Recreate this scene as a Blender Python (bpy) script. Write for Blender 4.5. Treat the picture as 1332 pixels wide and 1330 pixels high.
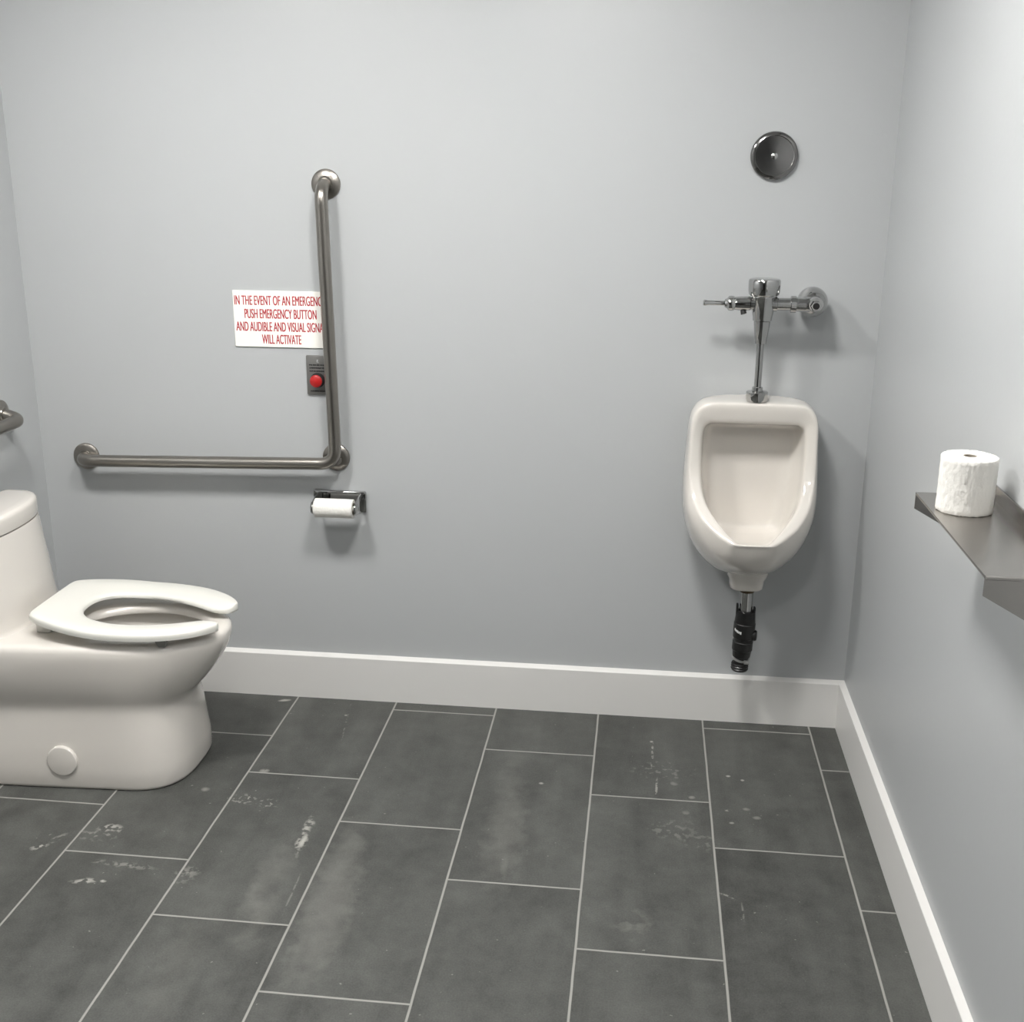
import bpy, bmesh, math, random
from mathutils import Vector, Matrix

for o in list(bpy.data.objects):
    bpy.data.objects.remove(o)
S = bpy.context.scene
C = S.collection
PI = math.pi

# ------------------------------------------------------------------ camera
CAM = Vector((0.4794, -3.1155, 1.5584))
YAW, PITCH, ROLL, FPX = 0.1154, 0.2905, 0.0062, 1477.9
fwd = Vector((-math.sin(YAW) * math.cos(PITCH), math.cos(YAW) * math.cos(PITCH), -math.sin(PITCH)))
rgt = Vector((math.cos(YAW), math.sin(YAW), 0))
upv = rgt.cross(fwd)
r2 = math.cos(ROLL) * rgt + math.sin(ROLL) * upv
u2 = -math.sin(ROLL) * rgt + math.cos(ROLL) * upv
cd = bpy.data.cameras.new('camera')
cam = bpy.data.objects.new('camera', cd)
C.objects.link(cam)
m = Matrix((r2, u2, -fwd)).transposed().to_4x4()
m.translation = CAM
cam.matrix_world = m
cd.sensor_fit = 'HORIZONTAL'
cd.sensor_width = 36
cd.lens = 36 * FPX / 1332
cd.clip_start = 0.01
S.camera = cam

# ------------------------------------------------------------------ world and exposure
w = bpy.data.worlds.new('world')
S.world = w
w.use_nodes = True
w.node_tree.nodes['Background'].inputs[0].default_value = (0.8, 0.85, 0.9, 1)
w.node_tree.nodes['Background'].inputs[1].default_value = 0.2
S.view_settings.view_transform = 'Standard'
S.view_settings.look = 'None'
S.view_settings.gamma = 1
S.view_settings.use_curve_mapping = False
S.view_settings.exposure = 2.11
# ceiling lamps: (x, y, half size x, half size y, emission strength)
LAMPS = [(-0.70, -1.25, 0.15, 0.15, 27.0), (0.25, -1.25, 0.15, 0.15, 27.0), (0.25, -2.5, 0.15, 0.15, 11.0)]  # third lamp is a guess, added out of view for the reflections
CEIL = 2.46
XL, XR, YB, T, HB = -1.2933, 1.0933, -5.4, 0.016, 0.1464

# ------------------------------------------------------------------ materials
def mat(name, col, rough=0.5, metal=0.0, coat=0.0, spec=0.5, bump=None, noise=None, emis=None):
    M = bpy.data.materials.new(name)
    M.use_nodes = True
    nt = M.node_tree
    b = nt.nodes['Principled BSDF']
    b.inputs['Base Color'].default_value = (*col, 1)
    b.inputs['Roughness'].default_value = rough
    b.inputs['Metallic'].default_value = metal
    b.inputs['Coat Weight'].default_value = coat
    b.inputs['Coat Roughness'].default_value = 0.06
    b.inputs['Specular IOR Level'].default_value = spec
    if emis:
        b.inputs['Emission Color'].default_value = (*emis[0], 1)
        b.inputs['Emission Strength'].default_value = emis[1]
    tc = nt.nodes.new('ShaderNodeTexCoord')
    if noise:                                  # (scale, amount) slight tone variation
        n = nt.nodes.new('ShaderNodeTexNoise')
        n.inputs['Scale'].default_value = noise[0]
        n.inputs['Detail'].default_value = 4
        nt.links.new(tc.outputs['Object'], n.inputs['Vector'])
        mr = nt.nodes.new('ShaderNodeMapRange')
        mr.inputs[3].default_value = 1 - noise[1]
        mr.inputs[4].default_value = 1 + noise[1]
        nt.links.new(n.outputs[0], mr.inputs[0])
        vm = nt.nodes.new('ShaderNodeVectorMath')
        vm.operation = 'SCALE'
        vm.inputs[0].default_value = col
        nt.links.new(mr.outputs[0], vm.inputs['Scale'])
        nt.links.new(vm.outputs[0], b.inputs['Base Color'])
    if bump:                                   # (scale xyz, strength, distance)
        mp = nt.nodes.new('ShaderNodeMapping')
        mp.inputs['Scale'].default_value = bump[0]
        nt.links.new(tc.outputs['Object'], mp.inputs['Vector'])
        n = nt.nodes.new('ShaderNodeTexNoise')
        n.inputs['Scale'].default_value = 1
        n.inputs['Detail'].default_value = 3
        nt.links.new(mp.outputs[0], n.inputs['Vector'])
        bp = nt.nodes.new('ShaderNodeBump')
        bp.inputs['Strength'].default_value = bump[1]
        bp.inputs['Distance'].default_value = bump[2]
        nt.links.new(n.outputs[0], bp.inputs['Height'])
        nt.links.new(bp.outputs[0], b.inputs['Normal'])
    return M

WALL = mat('wall_paint', (0.458, 0.471, 0.478), 0.36, spec=0.4, bump=((90, 90, 90), 0.10, 0.002))
CEILM = mat('ceiling_paint', (0.78, 0.78, 0.77), 0.8)
TRIM = mat('white_trim_paint', (0.74, 0.73, 0.71), 0.38, bump=((30, 30, 30), 0.05, 0.002))
PORC = mat('porcelain', (0.70, 0.665, 0.62), 0.16, coat=0.6, noise=(3, 0.01))
SEATM = mat('seat_plastic', (0.76, 0.75, 0.70), 0.28, coat=0.2, noise=(5, 0.01))
STEEL = mat('brushed_steel', (0.31, 0.29, 0.265), 0.30, 1.0, bump=((300, 300, 6), 0.05, 0.0006), noise=(9, 0.10))
SHELFM = mat('shelf_steel', (0.41, 0.39, 0.37), 0.27, 1.0, noise=(14, 0.12), bump=((60, 60, 60), 0.06, 0.001))
PLATE = mat('plate_steel', (0.23, 0.225, 0.215), 0.4, 0.7, noise=(40, 0.1))
CHROME = mat('chrome', (0.46, 0.46, 0.455), 0.07, 1.0, bump=((50, 50, 50), 0.06, 0.001))
DOMEM = mat('dark_reflection_chrome', (0.24, 0.235, 0.23), 0.13, 1.0, noise=(20, 0.15))  # darkened base colour stands in for the dark room mirrored in the plate
BRASS = mat('dark_brass', (0.10, 0.065, 0.03), 0.5, 0.6, noise=(60, 0.3))
BLACK = mat('black_rubber', (0.008, 0.008, 0.008), 0.4, bump=((120, 120, 120), 0.2, 0.001))
HOLE = mat('black_hole', (0.004, 0.004, 0.004), 0.6)
WHITEP = mat('white_print', (0.75, 0.75, 0.75), 0.5)
RED = mat('red_plastic', (0.42, 0.012, 0.012), 0.35, noise=(80, 0.1))
REDP = mat('red_print', (0.42, 0.012, 0.022), 0.6)
DARKP = mat('dark_print', (0.015, 0.015, 0.015), 0.6)
GREYP = mat('pale_print', (0.5, 0.5, 0.5), 0.5)
SIGNM = mat('sign_board', (0.92, 0.90, 0.85), 0.45, noise=(30, 0.01))
PAPER = mat('tissue_paper', (0.80, 0.785, 0.745), 0.95, spec=0.1, bump=((140, 140, 90), 0.6, 0.003))
CORE = mat('cardboard_core', (0.35, 0.31, 0.26), 0.9, noise=(60, 0.1))
RUBBER = mat('grey_bumper', (0.22, 0.215, 0.20), 0.45)
WATER = mat('toilet_water', (0.16, 0.16, 0.15), 0.03, coat=1.0)
CLAMP = mat('clamp_steel', (0.6, 0.6, 0.6), 0.3, 0.9, noise=(90, .2))
LAMPF = mat('lamp_frame', (0.8, 0.8, 0.8), 0.4)

def nodes_floor():
    M = bpy.data.materials.new('slate_tile')
    M.use_nodes = True
    nt = M.node_tree
    N, L = nt.nodes, nt.links
    b = N['Principled BSDF']
    tc = N.new('ShaderNodeTexCoord')
    sx = N.new('ShaderNodeSeparateXYZ')
    L.new(tc.outputs['Object'], sx.inputs[0])
    def ma(op, a, c=None, d=None):
        n = N.new('ShaderNodeMath')
        n.operation = op
        for i, v in enumerate((a, c, d)):
            if v is None: continue
            if isinstance(v, (int, float)): n.inputs[i].default_value = v
            else: L.new(v, n.inputs[i])
        return n.outputs[0]
    W_, L_, X0, Y0 = 0.308, 0.6190, -0.5395, -0.478
    # slight hand-laid waviness of the joints
    wob = N.new('ShaderNodeTexNoise'); wob.inputs['Scale'].default_value = 9; wob.inputs['Detail'].default_value = 2
    L.new(tc.outputs['Object'], wob.inputs['Vector'])
    wb = ma('MULTIPLY', ma('SUBTRACT', wob.outputs[0], 0.5), 0.002)
    u = ma('DIVIDE', ma('ADD', ma('SUBTRACT', sx.outputs[0], X0), wb), W_)
    col = ma('FLOOR', u)
    v = ma('DIVIDE', ma('ADD', ma('ADD', ma('SUBTRACT', sx.outputs[1], Y0), wb), ma('MULTIPLY', col, L_ / 3)), L_)
    # column shift: each column steps one third of a tile away from the wall
    row = ma('FLOOR', v)
    fu = ma('SUBTRACT', u, col)
    fv = ma('SUBTRACT', v, row)
    du = ma('MULTIPLY', ma('MINIMUM', fu, ma('SUBTRACT', 1.0, fu)), W_)
    dv = ma('MULTIPLY', ma('MINIMUM', fv, ma('SUBTRACT', 1.0, fv)), L_)
    d = ma('MINIMUM', du, dv)
    gm = N.new('ShaderNodeMapRange')
    gm.inputs[1].default_value = 0.0019; gm.inputs[2].default_value = 0.0031
    gm.inputs[3].default_value = 1; gm.inputs[4].default_value = 0
    L.new(d, gm.inputs[0])
    cid = N.new('ShaderNodeCombineXYZ')
    L.new(col, cid.inputs[0]); L.new(row, cid.inputs[1])
    wn = N.new('ShaderNodeTexWhiteNoise'); wn.noise_dimensions = '3D'
    L.new(cid.outputs[0], wn.inputs['Vector'])
    off = N.new('ShaderNodeVectorMath'); off.operation = 'MULTIPLY_ADD'
    L.new(wn.outputs['Color'], off.inputs[0]); off.inputs[1].default_value = (9, 9, 9)
    L.new(tc.outputs['Object'], off.inputs[2])
    # long soft bands along each tile
    mp = N.new('ShaderNodeMapping'); mp.inputs['Scale'].default_value = (7.0, 1.1, 1)
    L.new(off.outputs[0], mp.inputs['Vector'])
    n1 = N.new('ShaderNodeTexNoise'); n1.inputs['Scale'].default_value = 1.0; n1.inputs['Detail'].default_value = 5
    n1.inputs['Roughness'].default_value = 0.55; n1.inputs['Distortion'].default_value = 0.5
    L.new(mp.outputs[0], n1.inputs['Vector'])
    n2 = N.new('ShaderNodeTexNoise'); n2.inputs['Scale'].default_value = 14; n2.inputs['Detail'].default_value = 8
    n2.inputs['Roughness'].default_value = 0.7
    L.new(off.outputs[0], n2.inputs['Vector'])
    n3 = N.new('ShaderNodeTexNoise'); n3.inputs['Scale'].default_value = 260; n3.inputs['Detail'].default_value = 2
    L.new(tc.outputs['Object'], n3.inputs['Vector'])
    s = ma('ADD', ma('ADD', ma('MULTIPLY', ma('SUBTRACT', n1.outputs[0], 0.5), 1.25),
                     ma('MULTIPLY', ma('SUBTRACT', n2.outputs[0], 0.5), 1.3)),
           ma('MULTIPLY', ma('SUBTRACT', n3.outputs[0], 0.5), 0.8))
    s = ma('ADD', ma('ADD', s, 1.0), ma('MULTIPLY', ma('SUBTRACT', wn.outputs['Value'], 0.5), 0.12))
    base = N.new('ShaderNodeVectorMath'); base.operation = 'SCALE'
    base.inputs[0].default_value = (0.075, 0.0765, 0.0715)
    L.new(s, base.inputs['Scale'])
    # pale plaster smears and specks left on the tiles: (x, y, rx, ry, angle, strength, break-up scale, threshold)
    marks = [(-0.300, -0.755, .014, .10, 4, .75, 55, .47), (-0.296, -0.78, .008, .04, 0, .9, 60, .35),
             (-0.322, -0.97, .050, .22, 5, .16, 14, .30), (-.26, -.98, .003, .09, 2, .28, 60, .42),
             (-.915, -.884, .025, .018, 30, .8, 70, .50), (-.889, -.843, .012, .03, -20, .45, 60, .47),
             (-.784, -.785, .035, .024, 10, .75, 60, .50), (-.80, -.82, .05, .03, 0, .4, 70, .52),
             (-.744, -1.0, .034, .011, 12, .9, 60, .42), (-.70, -.995, .008, .006, 0, .8, 60, .3),
             (-.499, -.613, .05, .028, 0, .65, 80, .53), (-.433, -.626, .03, .028, 0, .6, 90, .56),
             (-.619, -.578, .014, .013, 0, .40, 20, .2), (-.524, -.952, .03, .05, 0, .35, 70, .50),
             (-.575, -.045, .022, .009, 20, .85, 60, .35), (-.500, -.470, .022, .012, 10, .5, 60, .38),
             (-.68, -.93, .09, .012, -4, .35, 60, .45), (.545, -.25, .004, .09, -2, .75, 70, .48),
             (.556, -.42, .004, .05, -3, .6, 70, .45), (.543, -.168, .006, .006, 0, .9, 20, .1),
             (.748, -.336, .008, .006, 0, .8, 40, .3), (.785, -.354, .006, .006, 0, .8, 40, .3),
             (.785, -.498, .012, .008, 0, .35, 30, .2), (.737, -.511, .009, .005, 20, .7, 60, .35),
             (.807, -.536, .012, .010, 0, .35, 40, .3), (.742, -.568, .007, .006, 0, .55, 40, .2),
             (.631, -.535, .011, .011, 0, .45, 20, .2), (.604, -.396, .012, .011, 0, .35, 20, .2),
             (.648, -.459, .010, .009, 0, .4, 40, .3), (.715, -.873, .028, .003, -28, .45, 60, .40),
             (.742, -.93, .003, .045, 0, .3, 70, .42), (.58, -.33, .10, .06, 0, .25, 60, .57),
             (.60, -.62, .07, .05, 0, .22, 50, .52), (.252, -.437, .008, .006, 0, .7, 30, .1),
             (.20, -.80, .012, .10, 3, .14, 12, .2), (-.165, -1.0, .065, .34, 4, .16, 12, .1), (.185, -.66, .06, .26, 2, .12, 12, .1),
             (.17, -.45, .045, .22, 2, .07, 6, .2), (-.42, -1.25, .055, .2, 3, .07, 6, .2),
             (-.35, -.17, .003, .13, 8, .25, 70, .50), (-.363, -.12, .006, .006, 0, .6, 20, .1),
             (.50, -1.0, .05, .06, 0, .14, 40, .48), (.66, -.66, .06, .05, 0, .2, 60, .53)]
    bn = N.new('ShaderNodeTexNoise'); bn.inputs['Detail'].default_value = 3; bn.inputs['Scale'].default_value = 60
    L.new(tc.outputs['Object'], bn.inputs['Vector'])
    tot = None
    cache = {60: bn.outputs[0]}
    def brk(sc):
        k = min((12, 20, 60, 90), key=lambda q: abs(q - sc))
        if k not in cache:
            q = N.new('ShaderNodeTexNoise'); q.inputs['Detail'].default_value = 3; q.inputs['Scale'].default_value = k
            L.new(tc.outputs['Object'], q.inputs['Vector']); cache[k] = q.outputs[0]
        return cache[k]
    wq = N.new('ShaderNodeTexNoise'); wq.inputs['Scale'].default_value = 22; wq.inputs['Detail'].default_value = 4
    L.new(tc.outputs['Object'], wq.inputs['Vector'])
    wsep = N.new('ShaderNodeSeparateColor'); L.new(wq.outputs['Color'], wsep.inputs[0])
    wx = ma('SUBTRACT', wsep.outputs[0], .5); wy = ma('SUBTRACT', wsep.outputs[1], .5)
    for (mx, my, rx, ry, ang, st, sc, th) in marks:
        a = math.radians(ang)
        dx = ma('ADD', ma('SUBTRACT', sx.outputs[0], mx), ma('MULTIPLY', wx, rx * 1.5)); dy = ma('ADD', ma('SUBTRACT', sx.outputs[1], my), ma('MULTIPLY', wy, ry * 1.2))
        ex = ma('DIVIDE', ma('ADD', ma('MULTIPLY', dx, math.cos(a)), ma('MULTIPLY', dy, math.sin(a))), rx)
        ey = ma('DIVIDE', ma('SUBTRACT', ma('MULTIPLY', dy, math.cos(a)), ma('MULTIPLY', dx, math.sin(a))), ry)
        r = ma('ADD', ma('MULTIPLY', ex, ex), ma('MULTIPLY', ey, ey))
        fall = N.new('ShaderNodeMapRange'); fall.clamp = True
        fall.inputs[1].default_value = 0.0; fall.inputs[2].default_value = 1.0
        fall.inputs[3].default_value = 1; fall.inputs[4].default_value = 0
        L.new(r, fall.inputs[0])
        nm = N.new('ShaderNodeMapRange'); nm.inputs[1].default_value = th; nm.inputs[2].default_value = th + (.07 if sc > 25 else .30)
        L.new(brk(sc), nm.inputs[0])
        kk = ma('MULTIPLY', ma('MULTIPLY', fall.outputs[0], nm.outputs[0]), st)
        tot = kk if tot is None else ma('MAXIMUM', tot, kk)
    # sparse dust specks everywhere
    sp = N.new('ShaderNodeTexNoise'); sp.inputs['Scale'].default_value = 75; sp.inputs['Detail'].default_value = 1
    L.new(tc.outputs['Object'], sp.inputs['Vector'])
    sr = N.new('ShaderNodeMapRange'); sr.inputs[1].default_value = .765; sr.inputs[2].default_value = .80
    L.new(sp.outputs[0], sr.inputs[0])
    tot = ma('MAXIMUM', tot, ma('MULTIPLY', sr.outputs[0], .35))
    mx1 = N.new('ShaderNodeMix'); mx1.data_type = 'RGBA'
    L.new(tot, mx1.inputs['Factor']); L.new(base.outputs[0], mx1.inputs['A'])
    mx1.inputs['B'].default_value = (0.42, 0.41, 0.375, 1)
    mx2 = N.new('ShaderNodeMix'); mx2.data_type = 'RGBA'
    L.new(gm.outputs[0], mx2.inputs['Factor']); L.new(mx1.outputs['Result'], mx2.inputs['A'])
    mx2.inputs['B'].default_value = (0.30, 0.295, 0.275, 1)
    L.new(mx2.outputs['Result'], b.inputs['Base Color'])
    L.new(ma('ADD', ma('MULTIPLY', n2.outputs[0], 0.25), 0.40), b.inputs['Roughness'])
    b.inputs['Specular IOR Level'].default_value = 0.4
    hgt = ma('SUBTRACT', ma('MULTIPLY', n2.outputs[0], 0.3), gm.outputs[0])
    bp = N.new('ShaderNodeBump'); bp.inputs['Strength'].default_value = 0.4; bp.inputs['Distance'].default_value = 0.0015
    L.new(hgt, bp.inputs['Height']); L.new(bp.outputs[0], b.inputs['Normal'])
    return M
FLOOR = nodes_floor()

# ------------------------------------------------------------------ helpers
def link(name, bm, m, parent=None, smooth=True, angle=35):
    bmesh.ops.recalc_face_normals(bm, faces=bm.faces)
    me = bpy.data.meshes.new(name)
    bm.to_mesh(me); bm.free()
    me.materials.append(m)
    if smooth:
        me.polygons.foreach_set('use_smooth', [True] * len(me.polygons))
        me.set_sharp_from_angle(angle=math.radians(angle))
    o = bpy.data.objects.new(name, me)
    C.objects.link(o)
    if parent is not None:
        o.parent = parent
        o.location = -Vector(parent.location)      # meshes are written in world coordinates
    return o
def thing(name, label, cat, loc=(0, 0, 0)):
    o = bpy.data.objects.new(name, None)
    C.objects.link(o)
    o.location = loc
    o.empty_display_size = 0.05
    o['label'] = label; o['category'] = cat
    return o
def struct(name, bm, m, **k):
    o = link(name, bm, m, **k)
    o['kind'] = 'structure'
    return o
def sub(name, bm, m, part, **k):                   # sub-part: parent is a part already offset
    o = link(name, bm, m, None, **k)
    o.parent = part
    # part origin in world is the world origin, so no offset needed
    return o
def box(bm, a, b, bev=0.0, seg=2):
    r = bmesh.ops.create_cube(bm, size=1)
    vs = r['verts']
    a, b = Vector(a), Vector(b)
    for v in vs:
        v.co = Vector(((a.x + b.x) / 2 + v.co.x * (b.x - a.x), (a.y + b.y) / 2 + v.co.y * (b.y - a.y), (a.z + b.z) / 2 + v.co.z * (b.z - a.z)))
    if bev > 0:
        es = list({e for v in vs for e in v.link_edges})
        bmesh.ops.bevel(bm, geom=es, offset=bev, segments=seg, profile=0.5, affect='EDGES')
def loft(bm, rings, cap0=True, cap1=True, closed=True):
    vr = [[bm.verts.new(p) for p in r] for r in rings]
    n = len(rings[0])
    for i in range(len(vr) - 1):
        for j in range(n if closed else n - 1):
            k = (j + 1) % n
            try: bm.faces.new((vr[i][j], vr[i][k], vr[i + 1][k], vr[i + 1][j]))
            except ValueError: pass
    if cap0: bm.faces.new(vr[0][::-1])
    if cap1: bm.faces.new(vr[-1])
    return vr
def frame(d):
    d = Vector(d).normalized()
    h = Vector((0, 0, 1)) if abs(d.z) < 0.9 else Vector((1, 0, 0))
    a = d.cross(h).normalized()
    return d, a, a.cross(d)
def lathe(bm, o, d, prof, n=40, cap0=True, cap1=True):    # prof: (distance along axis, radius)
    o = Vector(o); d, a, b = frame(d)
    rings = []
    for t, r in prof:
        rings.append([o + d * t + (a * math.cos(2 * PI * k / n) + b * math.sin(2 * PI * k / n)) * max(r, 1e-5) for k in range(n)])
    loft(bm, rings, cap0, cap1)
def tube(bm, pts, r, n=20, caps=True):
    pts = [Vector(p) for p in pts]
    tang = []
    for i in range(len(pts)):
        a = pts[max(i - 1, 0)]; b = pts[min(i + 1, len(pts) - 1)]
        tang.append((b - a).normalized())
    d, u, v = frame(tang[0])
    rings = []
    for i, p in enumerate(pts):
        t = tang[i]
        u = (u - t * u.dot(t)).normalized()
        v = t.cross(u)
        rr = r[i] if isinstance(r, (list, tuple)) else r
        rings.append([p + (u * math.cos(2 * PI * k / n) + v * math.sin(2 * PI * k / n)) * rr for k in range(n)])
    loft(bm, rings, caps, caps)
def round_path(pts, rad, seg=8):                    # polyline with filleted corners
    pts = [Vector(p) for p in pts]
    out = [pts[0]]
    for i in range(1, len(pts) - 1):
        a = (pts[i - 1] - pts[i]); b = (pts[i + 1] - pts[i])
        rr = rad[i - 1] if isinstance(rad, (list, tuple)) else rad
        rr = min(rr, a.length * .49, b.length * .49) if not isinstance(rad, (list, tuple)) else rr
        p0 = pts[i] + a.normalized() * rr; p1 = pts[i] + b.normalized() * rr
        for k in range(seg + 1):
            t = k / seg
            # quadratic arc
            w_ = 2 * t * (1 - t)
            out.append(p0 * (1 - t) ** 2 + pts[i] * w_ + p1 * t ** 2)
    out.append(pts[-1])
    return out
def spline(pts, n):                                 # catmull-rom resample through points
    P = [Vector((*p, 0)) if len(p) == 2 else Vector(p) for p in pts]
    out = []
    m_ = len(P) - 1
    for i in range(n):
        t = i / (n - 1) * m_
        k = min(int(t), m_ - 1); f = t - k
        p0 = P[max(k - 1, 0)]; p1 = P[k]; p2 = P[k + 1]; p3 = P[min(k + 2, m_)]
        out.append(0.5 * ((2 * p1) + (p2 - p0) * f + (2 * p0 - 5 * p1 + 4 * p2 - p3) * f * f + (-p0 + 3 * p1 - 3 * p2 + p3) * f ** 3))
    return out
def ipt(z, tab):
    if z <= tab[0][0]: return tab[0][1]
    for (a, b), (c, d) in zip(tab, tab[1:]):
        if z <= c: return b + (d - b) * (z - a) / (c - a)
    return tab[-1][1]

# ------------------------------------------------------------------ room shell
bm = bmesh.new(); box(bm, (XL - .1, YB - .1, -.1), (XR + .1, .1, 0)); struct('floor', bm, FLOOR, smooth=False)
bm = bmesh.new(); box(bm, (XL - .1, YB - .1, CEIL), (XR + .1, .1, CEIL + .1)); struct('ceiling', bm, CEILM, smooth=False)
bm = bmesh.new(); box(bm, (XL - .1, 0, 0), (XR + .1, .1, CEIL)); struct('wall_back', bm, WALL, smooth=False)
bm = bmesh.new(); box(bm, (XL - .1, YB, 0), (XL, 0, CEIL)); struct('wall_left', bm, WALL, smooth=False)
bm = bmesh.new(); box(bm, (XR, YB, 0), (XR + .1, 0, CEIL)); struct('wall_right', bm, WALL, smooth=False)
bm = bmesh.new(); box(bm, (XL - .1, YB - .1, 0), (XR + .1, YB, CEIL)); struct('wall_front', bm, WALL, smooth=False)
def baseboard(name, a, b, nrm):
    # profile: flat face with a small eased top edge, mitred at both ends
    a, b, nrm = Vector(a), Vector(b), Vector(nrm)
    d = (b - a).normalized()
    prof = [(0, 0), (T, 0), (T, HB - .0085), (T - .0012, HB - .0070), (.001, HB), (0, HB)]
    bm = bmesh.new()
    rings = []
    for p, s in ((a, 1), (b, -1)):
        rings.append([p + nrm * q + d * (q * s) + Vector((0, 0, z)) for q, z in prof])
    loft(bm, rings)
    struct(name, bm, TRIM, angle=20)
baseboard('baseboard_back', (XL, 0, 0), (XR, 0, 0), (0, -1, 0))
baseboard('baseboard_right', (XR, YB, 0), (XR, 0, 0), (-1, 0, 0))
baseboard('baseboard_left', (XL, YB, 0), (XL, 0, 0), (1, 0, 0))
baseboard('baseboard_front', (XL, YB, 0), (XR, YB, 0), (0, 1, 0))

bm = bmesh.new(); box(bm, (-.70, YB, .005), (.70, YB + .03, 2.08), .002); dr_ = struct('added_door_1', bm, mat('added_door_paint', (0.045, 0.042, 0.04), 0.4, noise=(8, .1)), smooth=False)  # unseen dark door, added to give the chrome something dark to reflect
bm = bmesh.new()
for a, b in (((-.76, .0), (-.70, 2.08)), ((.70, .0), (.76, 2.08)), ((-.76, 2.08), (.76, 2.14))):
    box(bm, (a[0], YB, a[1]), (b[0], YB + .02, b[1]), .002)
struct('added_door_trim_1', bm, TRIM, smooth=False)  # frame of the added unseen door

# ------------------------------------------------------------------ ceiling lamps
LN = ['square white ceiling light above the toilet side of the room', 'square white ceiling light above the urinal side of the room', 'large square white ceiling light added out of view towards the near end of the room']
for i, (x, y, hx, hy, e) in enumerate(LAMPS):
    t = thing('ceiling_light', LN[i], 'ceiling light', (x, y, CEIL))
    bm = bmesh.new()
    for a, b in (((x - hx - .02, y - hy - .02), (x + hx + .02, y - hy)), ((x - hx - .02, y + hy), (x + hx + .02, y + hy + .02)),
                 ((x - hx - .02, y - hy), (x - hx, y + hy)), ((x + hx, y - hy), (x + hx + .02, y + hy))):
        box(bm, (a[0], a[1], CEIL - .018), (b[0], b[1], CEIL))
    link('frame', bm, LAMPF, t, smooth=False)
    LM = mat('lamp_diffuser', (0.9, 0.9, 0.9), 0.5, emis=((1.0, 0.985, 0.955), e))
    bm = bmesh.new(); box(bm, (x - hx, y - hy, CEIL - .014), (x + hx, y + hy, CEIL - .001))
    link('diffuser', bm, LM, t, smooth=False)

# ------------------------------------------------------------------ toilet
YC = -0.435
NT = 96
def ring(z, xb, xc, xf, hw, nf, nb, hwb=None, yc=YC, dz=None):
    """plan outline: rounded front (exponent nf) and boxy back (exponent nb)"""
    out = []
    for k in range(NT):
        t = 2 * PI * k / NT
        c, s = math.cos(t), math.sin(t)
        n = nf if c >= 0 else nb
        a = (xf - xc) if c >= 0 else (xc - xb)
        px = math.copysign(abs(c) ** (2 / n), c) * a
        sy = math.copysign(abs(s) ** (2 / n), s)
        h = hw
        if hwb is not None and c < 0:
            f = min(1, -px / a * 1.3); f = f * f * (3 - 2 * f)
            h = hw + (hwb - hw) * f
        out.append(Vector((xc + px, yc + sy * h, z)))
    return out
toilet = thing('toilet', 'white one-piece toilet with open-front seat against the left wall', 'toilet', (-0.93, YC, 0))
XB = -1.285
bm = bmesh.new()
R = []
# skirted foot
for z, xf, hw, nf in ((0.0, -.689, .176, 3.0), (.003, -.684, .181, 3.0), (.010, -.682, .183, 3.0), (.06, -.683, .180, 2.9), (.12, -.686, .173, 2.7), (.18, -.689, .165, 2.5),
                      (.208, -.692, .162, 2.4), (.226, -.686, .162, 2.3), (.243, -.668, .166, 2.25), (.262, -.650, .172, 2.2), (.29, -.628, .178, 2.15), (.32, -.608, .182, 2.15),
                      (.348, -.593, .184, 2.1), (.370, -.585, .185, 2.1), (.386, -.583, .184, 2.1), (.396, -.586, .180, 2.1), (.401, -.594, .172, 2.1)):
    f = min(1, max(0, (z - .2) / .15))
    R.append(ring(z, XB, -.86, xf, hw, nf, 9, hw + .014 + .014 * f))
# flat rim, then the well
R.append(ring(.4025, XB + .01, -.85, -.61, .158, 2.1, 7, .185))
R.append(ring(.4025, -1.03, -.82, -.628, .135, 2.1, 2.6))
R.append(ring(.4005, -1.0, -.815, -.640, .124, 2.1, 2.2))
R.append(ring(.396, -.99, -.81, -.646, .119, 2.1, 2.1))
R.append(ring(.383, -.985, -.81, -.648, .118, 2, 2))
R.append(ring(.380, -.987, -.81, -.646, .120, 2, 2))
R.append(ring(.378, -1.01, -.81, -.622, .145, 2, 2))
R.append(ring(.35, -1.00, -.81, -.628, .142, 2, 2))
R.append(ring(.28, -.96, -.81, -.668, .100, 2, 2))
R.append(ring(.22, -.93, -.82, -.72, .065, 2, 2))
R.append(ring(.18, -.90, -.83, -.76, .045, 2, 2))
R.append(ring(.12, -.88, -.84, -.80, .03, 2, 2))
loft(bm, R)
bowl = link('bowl', bm, PORC, toilet, angle=60)
bm = bmesh.new(); loft(bm, [ring(.290, -.964, -.812, -.664, .1045, 2, 2), ring(.292, -.964, -.812, -.663, .1050, 2, 2)])
sub('water', bm, WATER, bowl)
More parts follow.
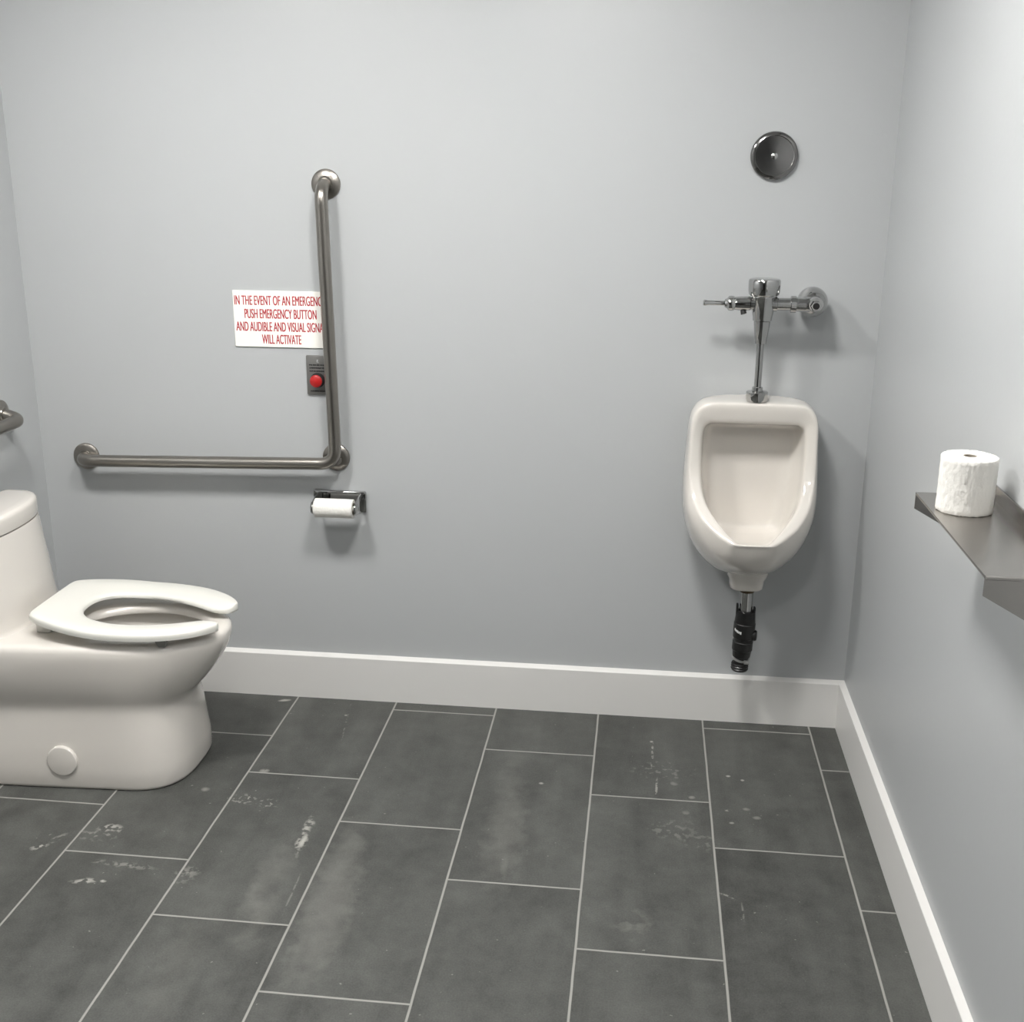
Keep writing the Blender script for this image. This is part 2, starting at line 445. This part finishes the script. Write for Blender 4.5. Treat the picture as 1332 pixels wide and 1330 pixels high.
# tank
bm = bmesh.new()
R = []
for z, xf, hw, n in ((.4015, -1.098, .212, 2.5), (.405, -1.103, .209, 2.5), (.415, -1.107, .207, 2.45), (.45, -1.111, .205, 2.4), (.52, -1.118, .203, 2.35), (.60, -1.129, .200, 2.3), (.650, -1.138, .198, 2.3)):
    R.append(ring(z, XB, -1.235, xf, hw, n, 10))
loft(bm, R)
link('tank', bm, PORC, toilet, angle=60)
bm = bmesh.new()
R = []
for z, o in ((.6525, -.004), (.654, .0), (.670, .0015), (.688, .001), (.695, -.001), (.699, -.005), (.7015, -.012), (.703, -.03)):
    R.append(ring(z, XB - min(o, 0) * .5, -1.235, -1.138 + o, .198 + o, 2.3, 10))
loft(bm, R)
link('tank_lid', bm, PORC, toilet, angle=60)
bm = bmesh.new(); lathe(bm, (-1.21, YC, .702), (0, 0, 1), [(0, .021), (.003, .021), (.005, .019), (.006, .0)], cap0=False)
link('flush_button', bm, CHROME, toilet)

# seat: U-shaped, open at the front, its back raised a little on the hinges
outer = [(-1.070, 0), (-1.070, .06), (-1.068, .115), (-1.050, .138), (-1.0, .162), (-.93, .182), (-.86, .189), (-.78, .187), (-.70, .170), (-.64, .140), (-.603, .108), (-.587, .086), (-.582, .075), (-.583, .066)]
inner = [(-.967, 0), (-.964, .03), (-.952, .057), (-.932, .078), (-.90, .094), (-.85, .103), (-.80, .102), (-.75, .091), (-.70, .072), (-.66, .051), (-.635, .041), (-.610, .042), (-.594, .051), (-.586, .061)]
NS = 40
ho = [(v.x, v.y) for v in spline(outer, NS)]
hi = [(v.x, v.y) for v in spline(inner, NS)]
full = [(ho[k], hi[k], 1) for k in range(NS - 1, 0, -1)] + [(ho[k], hi[k], -1) for k in range(NS)]
def seat_z(x): return .4475 + (.085 if x < -.86 else .022) * (-.86 - x)
# section: (fraction from outer to inner, height relative to the top)
SEC = [(0, -.012), (.005, -.006), (.03, -.0015), (.07, 0), (.5, -.0015), (.86, -.006), (.95, -.008), (1.0, -.0125), (1.0, -.019), (.95, -.0225), (.5, -.022), (.08, -.021), (.01, -.019)]
bm = bmesh.new()
R = []
for i, (po, pi_, s) in enumerate(full):
    e = min(i, len(full) - 1 - i)
    sq = [0.0, .62, .88][e] if e < 3 else 1.0
    r = []
    for f, h in SEC:
        x = po[0] + (pi_[0] - po[0]) * f; y = po[1] + (pi_[1] - po[1]) * f
        hh = -.011 + (h + .011) * max(sq, .25)
        r.append(Vector((x, YC + s * y, seat_z(x) + hh)))
    R.append(r)
loft(bm, R)
seat = link('seat', bm, SEATM, toilet, angle=50)
for x, hy, s in ((-.70, .150, -1), (-.70, .150, 1)):
    bm = bmesh.new()
    zt = seat_z(x) - .0215
    y = YC + s * hy
    rings = []
    for z, k in ((zt, 1.0), (zt - .005, .95), (.4045, .62), (.4027, .5)):
        rings.append([Vector((x + a * .0145 * k, y + b * .011 * k, z)) for a, b in ((-1, -1), (1, -1), (1, 1), (-1, 1))])
    loft(bm, rings)
    q = sub('bumper', bm, RUBBER, seat, smooth=False)
for s in (-1, 1):
    bm = bmesh.new()
    y = YC + s * .082
    box(bm, (-1.062, y - .022, .4025), (-1.022, y + .022, seat_z(-1.04) - .020), .004)
    lathe(bm, (-1.052, y - .026, .436), (0, 1, 0), [(0, .009), (.052, .009)], 20)
    link('hinge', bm, SEATM, toilet)
for s in (-1, 1):
    bm = bmesh.new()
    nrm = Vector((0, s, .055)).normalized()
    lathe(bm, (-.985, YC + s * .1850, .080), nrm, [(-.004, .041), (.003, .041), (.0055, .0385), (.007, .030), (.008, .012), (.0082, 0)], 48, cap0=False)
    link('bolt_cap', bm, PORC, toilet)

# ------------------------------------------------------------------ grab bars
def flange(bm, o, d, r=.040):
    lathe(bm, o, d, [(0, r), (.003, r), (.006, r - .001), (.0095, r - .006), (.012, r - .014), (.013, .021), (.017, .0195)], 40)
gb = thing('grab_bar', 'L-shaped brushed steel grab bar, tall upright right of the toilet', 'grab bar', (-.39, 0, .76))
zL, zR, RB, OF = .740, .757, .0175, .057
bm = bmesh.new()
tube(bm, round_path([(-.393, -.008, 1.523), (-.393, -OF, 1.512), (-.381, -OF, zR), (-1.150, -OF, zL), (-1.155, -.008, zL)], [.040, .050, .040], 10), RB, 24)
link('bar', bm, STEEL, gb)
bm = bmesh.new(); tube(bm, [(-.392, -.004, .764), (-.389, -.03, .762), (-.384, -OF + .012, .765)], .0165, 20)
link('wall_post', bm, STEEL, gb)
for x, z in ((-.393, 1.523), (-.394, .763), (-1.155, zL)):
    bm = bmesh.new(); flange(bm, (x, -.0005, z), (0, -1, 0)); link('flange', bm, STEEL, gb)
gb2 = thing('grab_bar', 'short visible end of a steel grab bar on left wall above toilet tank', 'grab bar', (XL, -.2, .89))
bm = bmesh.new()
tube(bm, round_path([(XL + .006, -.200, .903), (XL + OF, -.190, .888), (XL + OF, -1.10, .888), (XL + .006, -1.10, .888)], [.038, .038], 10), RB, 24)
link('bar', bm, STEEL, gb2)
for y, z in ((-.200, .903), (-1.10, .888)):
    bm = bmesh.new(); flange(bm, (XL, y, z), (1, 0, 0)); link('flange', bm, STEEL, gb2)

# ------------------------------------------------------------------ emergency sign
def text_bm(body, cx, z, width, height, y, bold=0.0):
    cu = bpy.data.curves.new('t', 'FONT')
    cu.body = body
    cu.size = 1
    cu.offset = bold
    cu.extrude = 0.0
    cu.align_x = 'LEFT'
    o = bpy.data.objects.new('t', cu); C.objects.link(o)
    bpy.context.view_layer.update()
    dg = bpy.context.evaluated_depsgraph_get()
    me = bpy.data.meshes.new_from_object(o.evaluated_get(dg))
    bpy.data.objects.remove(o); bpy.data.curves.remove(cu)
    xs = [v.co.x for v in me.vertices]; ys = [v.co.y for v in me.vertices]
    x0, x1, y0, y1 = min(xs), max(xs), min(ys), max(ys)
    bm = bmesh.new(); bm.from_mesh(me)
    bpy.data.meshes.remove(me)
    for v in bm.verts:
        v.co = Vector((cx - width / 2 + (v.co.x - x0) / (x1 - x0) * width, y, z - height / 2 + (v.co.y - y0) / (y1 - y0) * height))
    base = bm.faces[:]
    for dx in (-.0005, .0005):                      # heavier strokes
        g = bmesh.ops.duplicate(bm, geom=base)['geom']
        for v in [q for q in g if isinstance(q, bmesh.types.BMVert)]:
            v.co.x += dx
            v.co.y -= .00002 + dx * .02
    return bm
sg = thing('emergency_sign', 'white sign with red emergency instructions behind the upright grab bar', 'sign', (-.538, 0, 1.156))
bm = bmesh.new(); box(bm, (-.674, -.0045, 1.078), (-.402, 0, 1.235), .0006, 1)
link('board', bm, SIGNM, sg, smooth=False)
for body, z, wd in (('IN THE EVENT OF AN EMERGENCY', 1.2085, .262), ('PUSH EMERGENCY BUTTON', 1.1715, .207), ('AND AUDIBLE AND VISUAL SIGNAL', 1.1355, .260), ('WILL ACTIVATE', 1.1005, .113)):
    bm = text_bm(body, -.538, z, wd, .0262, -.0048, .0)
    link('lettering', bm, REDP, sg, smooth=False)

# ------------------------------------------------------------------ emergency push button
eb = thing('emergency_button', 'dark wall plate with a red mushroom push button', 'button', (-.437, 0, 1.0))
bm = bmesh.new(); box(bm, (-.470, -.008, .946), (-.404, 0, 1.058), .003, 2)
link('wall_plate', bm, PLATE, eb)
bm = bmesh.new(); lathe(bm, (-.4375, -.008, .988), (0, -1, 0), [(0, .021), (.004, .021), (.005, .014), (.014, .013)], 32)
link('collar', bm, DARKP, eb)
bm = bmesh.new(); lathe(bm, (-.4375, -.020, .988), (0, -1, 0), [(0, .012), (.001, .0165), (.006, .0180), (.010, .0165), (.013, .011), (.0145, 0)], 32, cap1=False)
link('push_button', bm, RED, eb)
random.seed(4)
def scribble(cx, z, wd, h):
    """a line of worn print too small to read"""
    bm = bmesh.new()
    x = cx - wd / 2
    while x < cx + wd / 2:
        k = random.uniform(.0022, .0045)
        box(bm, (x, -.0086, z - h / 2 * random.uniform(.7, 1)), (min(x + k, cx + wd / 2), -.0078, z + h / 2 * random.uniform(.7, 1)))
        x += k + random.choice((.0003, .0003, .0012))
    return bm
for z, wd in ((1.031, .048), (1.0225, .046), (1.0135, .046)):
    link('print', scribble(-.437, z, wd, .0042), DARKP, eb, smooth=False)
link('print', scribble(-.437, .9565, .044, .0035), DARKP, eb, smooth=False)
bm = bmesh.new()
lathe(bm, (-.4365, -.0078, 1.0445), (0, -1, 0), [(0, .0022), (.0008, .0022)], 12)
box(bm, (-.4385, -.0086, 1.0385), (-.4360, -.0078, 1.043))
box(bm, (-.4365, -.0086, 1.0385), (-.4325, -.0078, 1.040))
link('symbol', bm, GREYP, eb, smooth=False)

# ------------------------------------------------------------------ toilet paper holder with its roll
PX, PZ, PD = -.384, .632, .080
ph = thing('toilet_paper_holder', 'chrome toilet paper holder on back wall under the grab bar', 'toilet paper holder', (PX, 0, PZ))
bm = bmesh.new()
box(bm, (PX - .074, -.004, .600), (PX + .074, 0, .663), .0015)
box(bm, (PX - .074, -.016, .657), (PX + .074, -.001, .665), .003, 3)
link('back_plate', bm, CHROME, ph)
for s in (-1, 1):
    bm = bmesh.new()
    x0 = PX + s * .0615; x1 = PX + s * .0655
    # side arm: tapering plate from the wall out to a round boss
    out = []
    for y, z in ((-.003, .661), (-.020, .661), (-.050, .657), (-.075, .650)): out.append((y, z))
    for k in range(9):
        a = PI * .40 - k / 8 * PI * .95
        out.append((-PD - math.cos(a) * .0185, PZ + math.sin(a) * .0185))
    for y, z in ((-.062, .612), (-.040, .606), (-.003, .602)): out.append((y, z))
    loft(bm, [[Vector((x0, y, z)) for y, z in out], [Vector((x1, y, z)) for y, z in out]])
    bmesh.ops.bevel(bm, geom=bm.edges[:], offset=.0008, segments=1, affect='EDGES')
    lathe(bm, (x0 - s * .001, -PD, PZ), (s, 0, 0), [(0, .0165), (.004, .0165), (.006, .014), (.0085, .009), (.0095, 0)], 28, cap1=False)
    box(bm, (PX + s * .061, -.012, .604), (PX + s * .076, 0, .662), .003, 2)
    link('side_arm', bm, CHROME, ph)
bm = bmesh.new(); lathe(bm, (PX - .0635, -PD, PZ), (1, 0, 0), [(0, .0075), (.127, .0075)], 20)
link('spindle', bm, SEATM, ph)
def paper_bm(o, d, length, r, rc, n=72, jit=.0006, seed=1):
    random.seed(seed)
    d, a, b = frame(d); o = Vector(o)
    prof = [(0.0, rc)] + [(0.0, rc + (r - rc) * k / 5) for k in range(1, 5)] + [(0.0, r - .0015), (.0012, r)]
    K = 14
    prof += [(.0012 + (length - .0024) * k / K, r) for k in range(1, K)]
    prof += [(length - .0012, r), (length, r - .0015)] + [(length, rc + (r - rc) * k / 5) for k in range(4, 0, -1)] + [(length, rc)]
    rings = []
    for t, q in prof:
        rg = []
        for k in range(n):
            th = 2 * PI * k / n
            j = random.gauss(0, jit) if q > rc + .001 else 0
            w = 1 + .012 * math.sin(3 * th + 1) * (1 if q > rc else 0)
            rg.append(o + d * (t + (random.gauss(0, jit) if q > rc + .001 else 0)) + (a * math.cos(th) + b * math.sin(th)) * (q * w + j))
        rings.append(rg)
    bm = bmesh.new()
    vr = loft(bm, rings, False, False)
    for k in range(n):                      # close the hollow core
        kk = (k + 1) % n
        bm.faces.new((vr[-1][k], vr[-1][kk], vr[0][kk], vr[0][k]))
    return bm
def core_bm(o, d, length, rc, n=32):
    d, a, b = frame(d); o = Vector(o)
    rings = []
    for t, q in ((-.0004, rc - .0015), (-.0004, rc - .0001), (length + .0004, rc - .0001), (length + .0004, rc - .0015)):
        rings.append([o + d * t + (a * math.cos(2 * PI * k / n) + b * math.sin(2 * PI * k / n)) * q for k in range(n)])
    bm = bmesh.new()
    vr = loft(bm, rings, False, False)
    for k in range(n):
        kk = (k + 1) % n
        bm.faces.new((vr[-1][k], vr[-1][kk], vr[0][kk], vr[0][k]))
    return bm
pr = thing('toilet_paper_roll', 'thin nearly used up toilet paper roll in the chrome wall holder', 'toilet paper', (PX, -PD, PZ))
link('paper', paper_bm((PX - .056, -PD, PZ), (1, 0, 0), .112, .0275, .018, jit=.0002, seed=2), PAPER, pr, angle=70)
link('core', core_bm((PX - .056, -PD, PZ), (1, 0, 0), .112, .018), CORE, pr)

# ------------------------------------------------------------------ urinal
UX = .775
ur = thing('urinal', 'white porcelain wall-hung urinal on the back wall', 'urinal', (UX, 0, .72))
def half(pts, n): return [(v.x, v.y, v.z) for v in spline([(a, b, c) for a, b, c in pts], n)]
# half outlines from top centre to bottom centre: (half width, depth, height)
O0 = [(0, .0, .980), (.06, .0, .980), (.115, .0, .979), (.140, 0, .973), (.160, .0, .955), (.172, .0, .925), (.176, .0, .86), (.179, .0, .79), (.181, .0, .725), (.178, .0, .66), (.165, .0, .595), (.140, .0, .54), (.105, .0, .50), (.062, .0, .478), (0, .0, .470)]
O1 = [(0, .07, .981), (.06, .07, .981), (.115, .07, .980), (.140, .07, .974), (.159, .07, .956), (.170, .07, .925), (.175, .07, .86), (.179, .08, .79), (.181, .09, .725), (.176, .105, .665), (.160, .125, .608), (.132, .14, .563), (.098, .15, .530), (.056, .155, .510), (0, .155, .504)]
O2 = [(0, .122, .981), (.06, .122, .981), (.114, .122, .980), (.138, .122, .973), (.1565, .123, .955), (.1665, .124, .925), (.170, .126, .86), (.173, .135, .79), (.172, .160, .728), (.163, .190, .682), (.142, .218, .642), (.112, .242, .606), (.078, .26, .582), (.045, .268, .568), (0, .27, .564)]
O3 = [(0, .134, .978), (.06, .134, .978), (.112, .134, .977), (.135, .135, .970), (.153, .135, .952), (.1615, .136, .923), (.1645, .139, .86), (.1645, .150, .79), (.158, .177, .735), (.145, .208, .703), (.120, .243, .674), (.091, .270, .655), (.067, .288, .643), (.048, .296, .637), (0, .297, .636)]
O4 = [(0, .136, .968), (.06, .136, .968), (.107, .136, .967), (.129, .137, .961), (.146, .138, .946), (.157, .139, .921), (.160, .142, .86), (.160, .153, .79), (.153, .180, .738), (.140, .212, .708), (.115, .247, .680), (.086, .274, .661), (.062, .292, .648), (.043, .3, .642), (0, .301, .641)]
O5 = [(0, .128, .928), (.06, .128, .928), (.108, .128, .928), (.122, .128, .925), (.133, .128, .915), (.137, .130, .895), (.138, .134, .85), (.137, .146, .79), (.131, .172, .745), (.118, .204, .716), (.094, .240, .688), (.070, .268, .667), (.052, .286, .654), (.037, .296, .645), (0, .297, .644)]
O6 = [(0, .120, .921), (.06, .120, .921), (.106, .120, .921), (.118, .120, .919), (.128, .120, .910), (.132, .122, .892), (.133, .126, .85), (.132, .138, .79), (.126, .163, .746), (.113, .195, .716), (.089, .231, .687), (.066, .258, .664), (.048, .277, .649), (.033, .288, .638), (0, .290, .636)]
O7 = [(0, .085, .918), (.06, .085, .918), (.104, .085, .917), (.118, .085, .913), (.125, .085, .903), (.129, .085, .885), (.130, .088, .84), (.129, .095, .78), (.124, .110, .725), (.114, .125, .675), (.099, .165, .632), (.078, .20, .614), (.052, .225, .607), (.030, .235, .606), (0, .237, .606)]
O8 = [(0, .045, .905), (.05, .045, .905), (.090, .045, .904), (.105, .045, .900), (.110, .045, .890), (.112, .045, .870), (.110, .045, .83), (.107, .045, .77), (.103, .045, .70), (.099, .046, .650), (.093, .050, .622), (.080, .056, .612), (.054, .062, .608), (.028, .065, .607), (0, .066, .607)]
O9 = [(0, .040, .895), (.04, .040, .895), (.085, .040, .894), (.100, .040, .890), (.105, .040, .880), (.107, .040, .860), (.106, .040, .82), (.103, .040, .76), (.099, .040, .70), (.095, .040, .655), (.090, .040, .630), (.077, .041, .621), (.052, .042, .618), (.026, .042, .617), (0, .042, .617)]
NU = 46
def full_u(P):
    h = half(P, NU)
    return [Vector((UX + a, -b, c)) for a, b, c in h] + [Vector((UX - a, -b, c)) for a, b, c in h[-2:0:-1]]
bm = bmesh.new()
def mix(A, B, f): return [tuple(p + (q - p) * f for p, q in zip(a, b)) for a, b in zip(A, B)]
rings = [full_u(P) for P in (O0, O1, O2, mix(O2, O3, .75), O3, mix(O3, O4, .6), mix(O4, O5, .2), mix(O4, O5, .8), O5, O6, O7, O8, O9)]
vr = [[bm.verts.new(p) for p in r] for r in rings]
n = len(vr[0])
for i in range(len(vr) - 1):
    for j in range(n):
        k = (j + 1) % n
        bm.faces.new((vr[i][j], vr[i][k], vr[i + 1][k], vr[i + 1][j]))
for ringv, rev in ((vr[0], True), (vr[-1], False)):     # flat backs, strip-filled left to right
    for j in range(0, n // 2):
        a, b_, c, d = ringv[j], ringv[(j + 1)], ringv[(n - j - 1) % n], ringv[(n - j) % n]
        f = []
        for v in (a, b_, c, d):
            if v not in f: f.append(v)
        if len(f) > 2:
            try: bm.faces.new(f)
            except ValueError: pass
body = link('bowl', bm, PORC, ur, angle=75)
md = body.modifiers.new('sub', 'SUBSURF'); md.levels = 1; md.render_levels = 1
# spout under the bowl
bm = bmesh.new()
R = []
for z, a, b in ((.53, .062, .075), (.505, .056, .066), (.492, .049, .058), (.478, .047, .054), (.467, .046, .052), (.462, .042, .048), (.460, .036, .042)):
    rg = []
    for k in range(40):
        t = 2 * PI * k / 40
        c, s = math.cos(t), math.sin(t)
        rg.append(Vector((UX + .008 + math.copysign(abs(c) ** .55, c) * a, -.100 + math.copysign(abs(s) ** .55, s) * b, z)))
    R.append(rg)
loft(bm, R)
link('outlet_boss', bm, PORC, ur, angle=60)

# ------------------------------------------------------------------ drain assembly
DX, DY = .787, -.112
dr = thing('drain_pipe', 'chrome tailpipe with black rubber trap valve hanging under the urinal', 'drain', (DX, DY, .46))
bm = bmesh.new(); lathe(bm, (DX, DY, .4605), (0, 0, -1), [(0, .026), (.004, .026), (.007, .022), (.011, .020)], 32)
link('washer', bm, BRASS, dr)
bm = bmesh.new(); lathe(bm, (DX, DY, .452), (0, 0, -1), [(0, .0175), (.085, .0175)], 32)
link('tailpipe', bm, CHROME, dr)
d_ = (-.035, 0, -1)
bm = bmesh.new()
lathe(bm, (DX + .001, DY, .392), d_, [(0, .0245), (.001, .026), (.030, .0285), (.034, .0285), (.036, .0300), (.056, .0300), (.078, .0290), (.081, .0262), (.089, .0262), (.091, .0285), (.115, .0285), (.117, .0265), (.136, .0245), (.138, .021), (.158, .0205)], 40)
for s, top in ((-1, .412), (1, .404)):
    box(bm, (DX + s * .0235 - .003, DY - .008, .36), (DX + s * .0235 + .003, DY + .008, top), .002)
vb = link('rubber_valve', bm, BLACK, dr)
bm = bmesh.new(); lathe(bm, (DX + .022, DY - .006, .322), (1, -.2, 0), [(0, .0155), (.008, .0155), (.012, .0135), (.013, .009)], 24)
sub('side_plug', bm, BLACK, vb)
bm = bmesh.new()
lathe(bm, (DX - .0045, DY, .2535), (-.16, .2, -1), [(0, .0235), (.0005, .0245), (.0055, .0245), (.006, .0235)], 32)
box(bm, (DX + .002, DY - .031, .243), (DX + .014, DY - .022, .252), .001)
link('hose_clamp', bm, CLAMP, dr)
bm = bmesh.new()
lathe(bm, (DX - .006, DY, .236), (-.03, 0, -1), [(0, .0225), (.004, .0245), (.007, .0220), (.010, .0245), (.014, .0220), (.017, .0245), (.022, .022), (.024, .017)], 32)
link('end_cap', bm, BLACK, dr)
bm = bmesh.new()
for k, (a, z0, z1) in enumerate(((-148, .338, .345), (-139, .336, .342), (-130, .334, .341), (-121, .333, .339), (-112, .331, .3385))):
    an = math.radians(a)
    c = Vector((DX - .001 + math.cos(an) * .0299, DY + math.sin(an) * .0299, 0))
    t = Vector((-math.sin(an), math.cos(an), 0)); nn = Vector((math.cos(an), math.sin(an), 0))
    vs = [c + t * (q * .0019) + nn * e + Vector((0, 0, z)) for e in (0, .0008) for q, z in ((-1, z0), (1, z0), (1, z1), (-1, z1))]
    loft(bm, [vs[:4], vs[4:]])
sub('print', bm, WHITEP, vb, smooth=False)

# ------------------------------------------------------------------ flush valve
VX, VY, VZ = .778, -.108, 1.236
fv = thing('flush_valve', 'chrome manual flush valve with lever above the urinal', 'flush valve', (VX, VY, VZ))
bm = bmesh.new()
lathe(bm, (VX, VY, 1.300), (0, 0, -1), [(0, 0), (.0, .034), (.0015, .0385), (.005, .0405), (.016, .0408), (.030, .0402), (.040, .0385), (.043, .035)], 48, cap0=False)
link('cap', bm, CHROME, fv)
bm = bmesh.new()
lathe(bm, (VX, VY, 1.258), (0, 0, -1), [(0, .030), (.004, .031), (.008, .0285), (.042, .0278), (.056, .025), (.064, .0245), (.066, .0215), (.086, .0195), (.108, .0165), (.112, .0155), (.124, .0145), (.125, .011)], 40)
# threaded side stubs of the body
lathe(bm, (VX - .02, VY, VZ), (-1, 0, 0), [(0, .0165), (.016, .0165)], 28)
lathe(bm, (VX + .02, VY, VZ), (1, 0, 0), [(0, .019), (.014, .019)], 28)
link('valve_body', bm, CHROME, fv)
bm = bmesh.new()
lathe(bm, (VX - .032, VY, VZ), (-1, 0, 0), [(0, .0165), (.002, .0185), (.026, .0180), (.040, .0165), (.044, .0190), (.050, .0195), (.056, .0185), (.060, .013), (.066, .010)], 32)
hub = link('handle_hub', bm, CHROME, fv)
bm = bmesh.new()
lathe(bm, (VX - .095, VY, VZ), (-1, 0, 0), [(0, .0062), (.048, .0062), (.050, .0075), (.056, .0075), (.058, .005)], 24)
link('lever', bm, CHROME, fv)
bm = bmesh.new(); tube(bm, [(VX - .052, VY, VZ - .012), (VX - .048, VY - .004, VZ - .026)], [.006, .008], 14)
link('set_screw', bm, DARKP, fv)
bm = bmesh.new()
lathe(bm, (VX + .032, VY, VZ), (1, 0, 0), [(0, .016), (.002, .0185), (.003, .0160), (.036, .0158), (.037, .0215), (.050, .0215), (.051, .018), (.075, .0185)], 32)
link('supply_arm', bm, CHROME, fv)
bm = bmesh.new()
SX = .906
lathe(bm, (SX + .003, 0, VZ + .001), (0, -1, 0), [(0, .031), (.015, .033), (.030, .0375), (.045, .0395), (.060, .0385), (.075, .034), (.086, .027), (.092, .0205), (.098, .0195), (.116, .0195), (.120, .0175)], 40)
# control stop: round body with a stub to the left
lathe(bm, (SX - .04, VY + .012, VZ), (1, 0, 0), [(0, .018), (.03, .020)], 28)
stop = link('control_stop', bm, CHROME, fv)
bm = bmesh.new(); lathe(bm, (SX + .003, -.118, VZ - .002), (0, -1, 0), [(0, .0145), (.006, .0145), (.008, .0125)], 6)
hx = sub('hex_cap', bm, CHROME, stop, smooth=False)
bm = bmesh.new(); lathe(bm, (SX + .003, -.1255, VZ - .002), (0, -1, 0), [(0, .0085), (.001, .0085)], 20)
link('screw_hole', bm, HOLE, fv)
bm = bmesh.new()
tube(bm, [(VX - .0005, VY, 1.140), (VX, VY + .001, 1.08), (VX, VY + .003, 1.00)], .0095, 24)
link('flush_tube', bm, CHROME, fv)
bm = bmesh.new()
lathe(bm, (VX, VY + .003, 1.020), (0, 0, -1), [(0, .011), (.001, .014), (.010, .0145), (.012, .0265), (.014, .0285), (.033, .0285), (.036, .0265), (.0385, .0262)], 40)
link('coupling_nut', bm, CHROME, fv)

# ------------------------------------------------------------------ round cover plate on the wall
rp = thing('cover_plate', 'round chrome cover plate high on the wall above the urinal', 'cover plate', (.790, 0, 1.601))
bm = bmesh.new()
lathe(bm, (.790, 0, 1.601), (0, -1, 0), [(0, .0600), (.008, .0600), (.011, .0590), (.014, .0555), (.0155, .050), (.0145, .0485), (.0150, .03), (.0158, .012), (.0158, 0)], 64, cap1=False)
link('disc', bm, DOMEM, rp)
bm = bmesh.new()
lathe(bm, (.790, -.0155, 1.600), (0, -1, 0), [(0, .0085), (.0015, .0085), (.003, .006), (.0035, 0)], 24, cap1=False)
link('screw', bm, CHROME, rp)

# ------------------------------------------------------------------ steel shelf
sh = thing('wall_shelf', 'brushed stainless steel shelf with turned-down end brackets on right wall', 'shelf', (XR, -1.33, 1.0))
X0, Y0, Y1, Z0, TH = .966, -1.109, -1.548, 1.019, .0014
bm = bmesh.new()
box(bm, (X0, Y1, Z0 - TH), (XR, Y0, Z0))
box(bm, (X0 - .0, Y1, Z0 - .004), (X0 + .010, Y0, Z0 - .0008))
box(bm, (XR - .004, Y1, Z0 - .001), (XR - .0005, Y0, Z0 + .026), .0008)
link('shelf_board', bm, SHELFM, sh, smooth=False)
for y, s in ((Y0, -1), (Y1, 1)):
    bm = bmesh.new()
    pr_ = [(X0, Z0 - .0005), (X0, Z0 - .026), (X0 + .060, Z0 - .062), (XR, Z0 - .085), (XR, Z0 - .0005)]
    pr_ = [(X0, Z0 - .0001), (X0, Z0 - .030), (XR - .02, Z0 - .090), (XR, Z0 - .094), (XR, Z0 - .0001)]
    loft(bm, [[Vector((a, y, b)) for a, b in pr_], [Vector((a, y + s * .0016, b)) for a, b in pr_]])
    link('end_bracket', bm, SHELFM, sh, smooth=False)

bm = bmesh.new(); tube(bm, [(X0, Y1 - .001, Z0 - .0022), (XR - .0008, Y1 - .001, Z0 - .0022)], .0034, 16)
link('end_lip', bm, SHELFM, sh)

# ------------------------------------------------------------------ full toilet roll on the shelf
RX, RY = 1.021, -1.213
rr = thing('toilet_paper_roll', 'full white toilet paper roll standing upright on the steel shelf', 'toilet paper', (RX, RY, Z0))
link('paper', paper_bm((RX, RY, Z0 + .0004), (0, 0, 1), .093, .0450, .0110, n=96, jit=.0004, seed=5), PAPER, rr, angle=70)
link('core', core_bm((RX, RY, Z0 + .0008), (0, 0, 1), .092, .0110), CORE, rr)
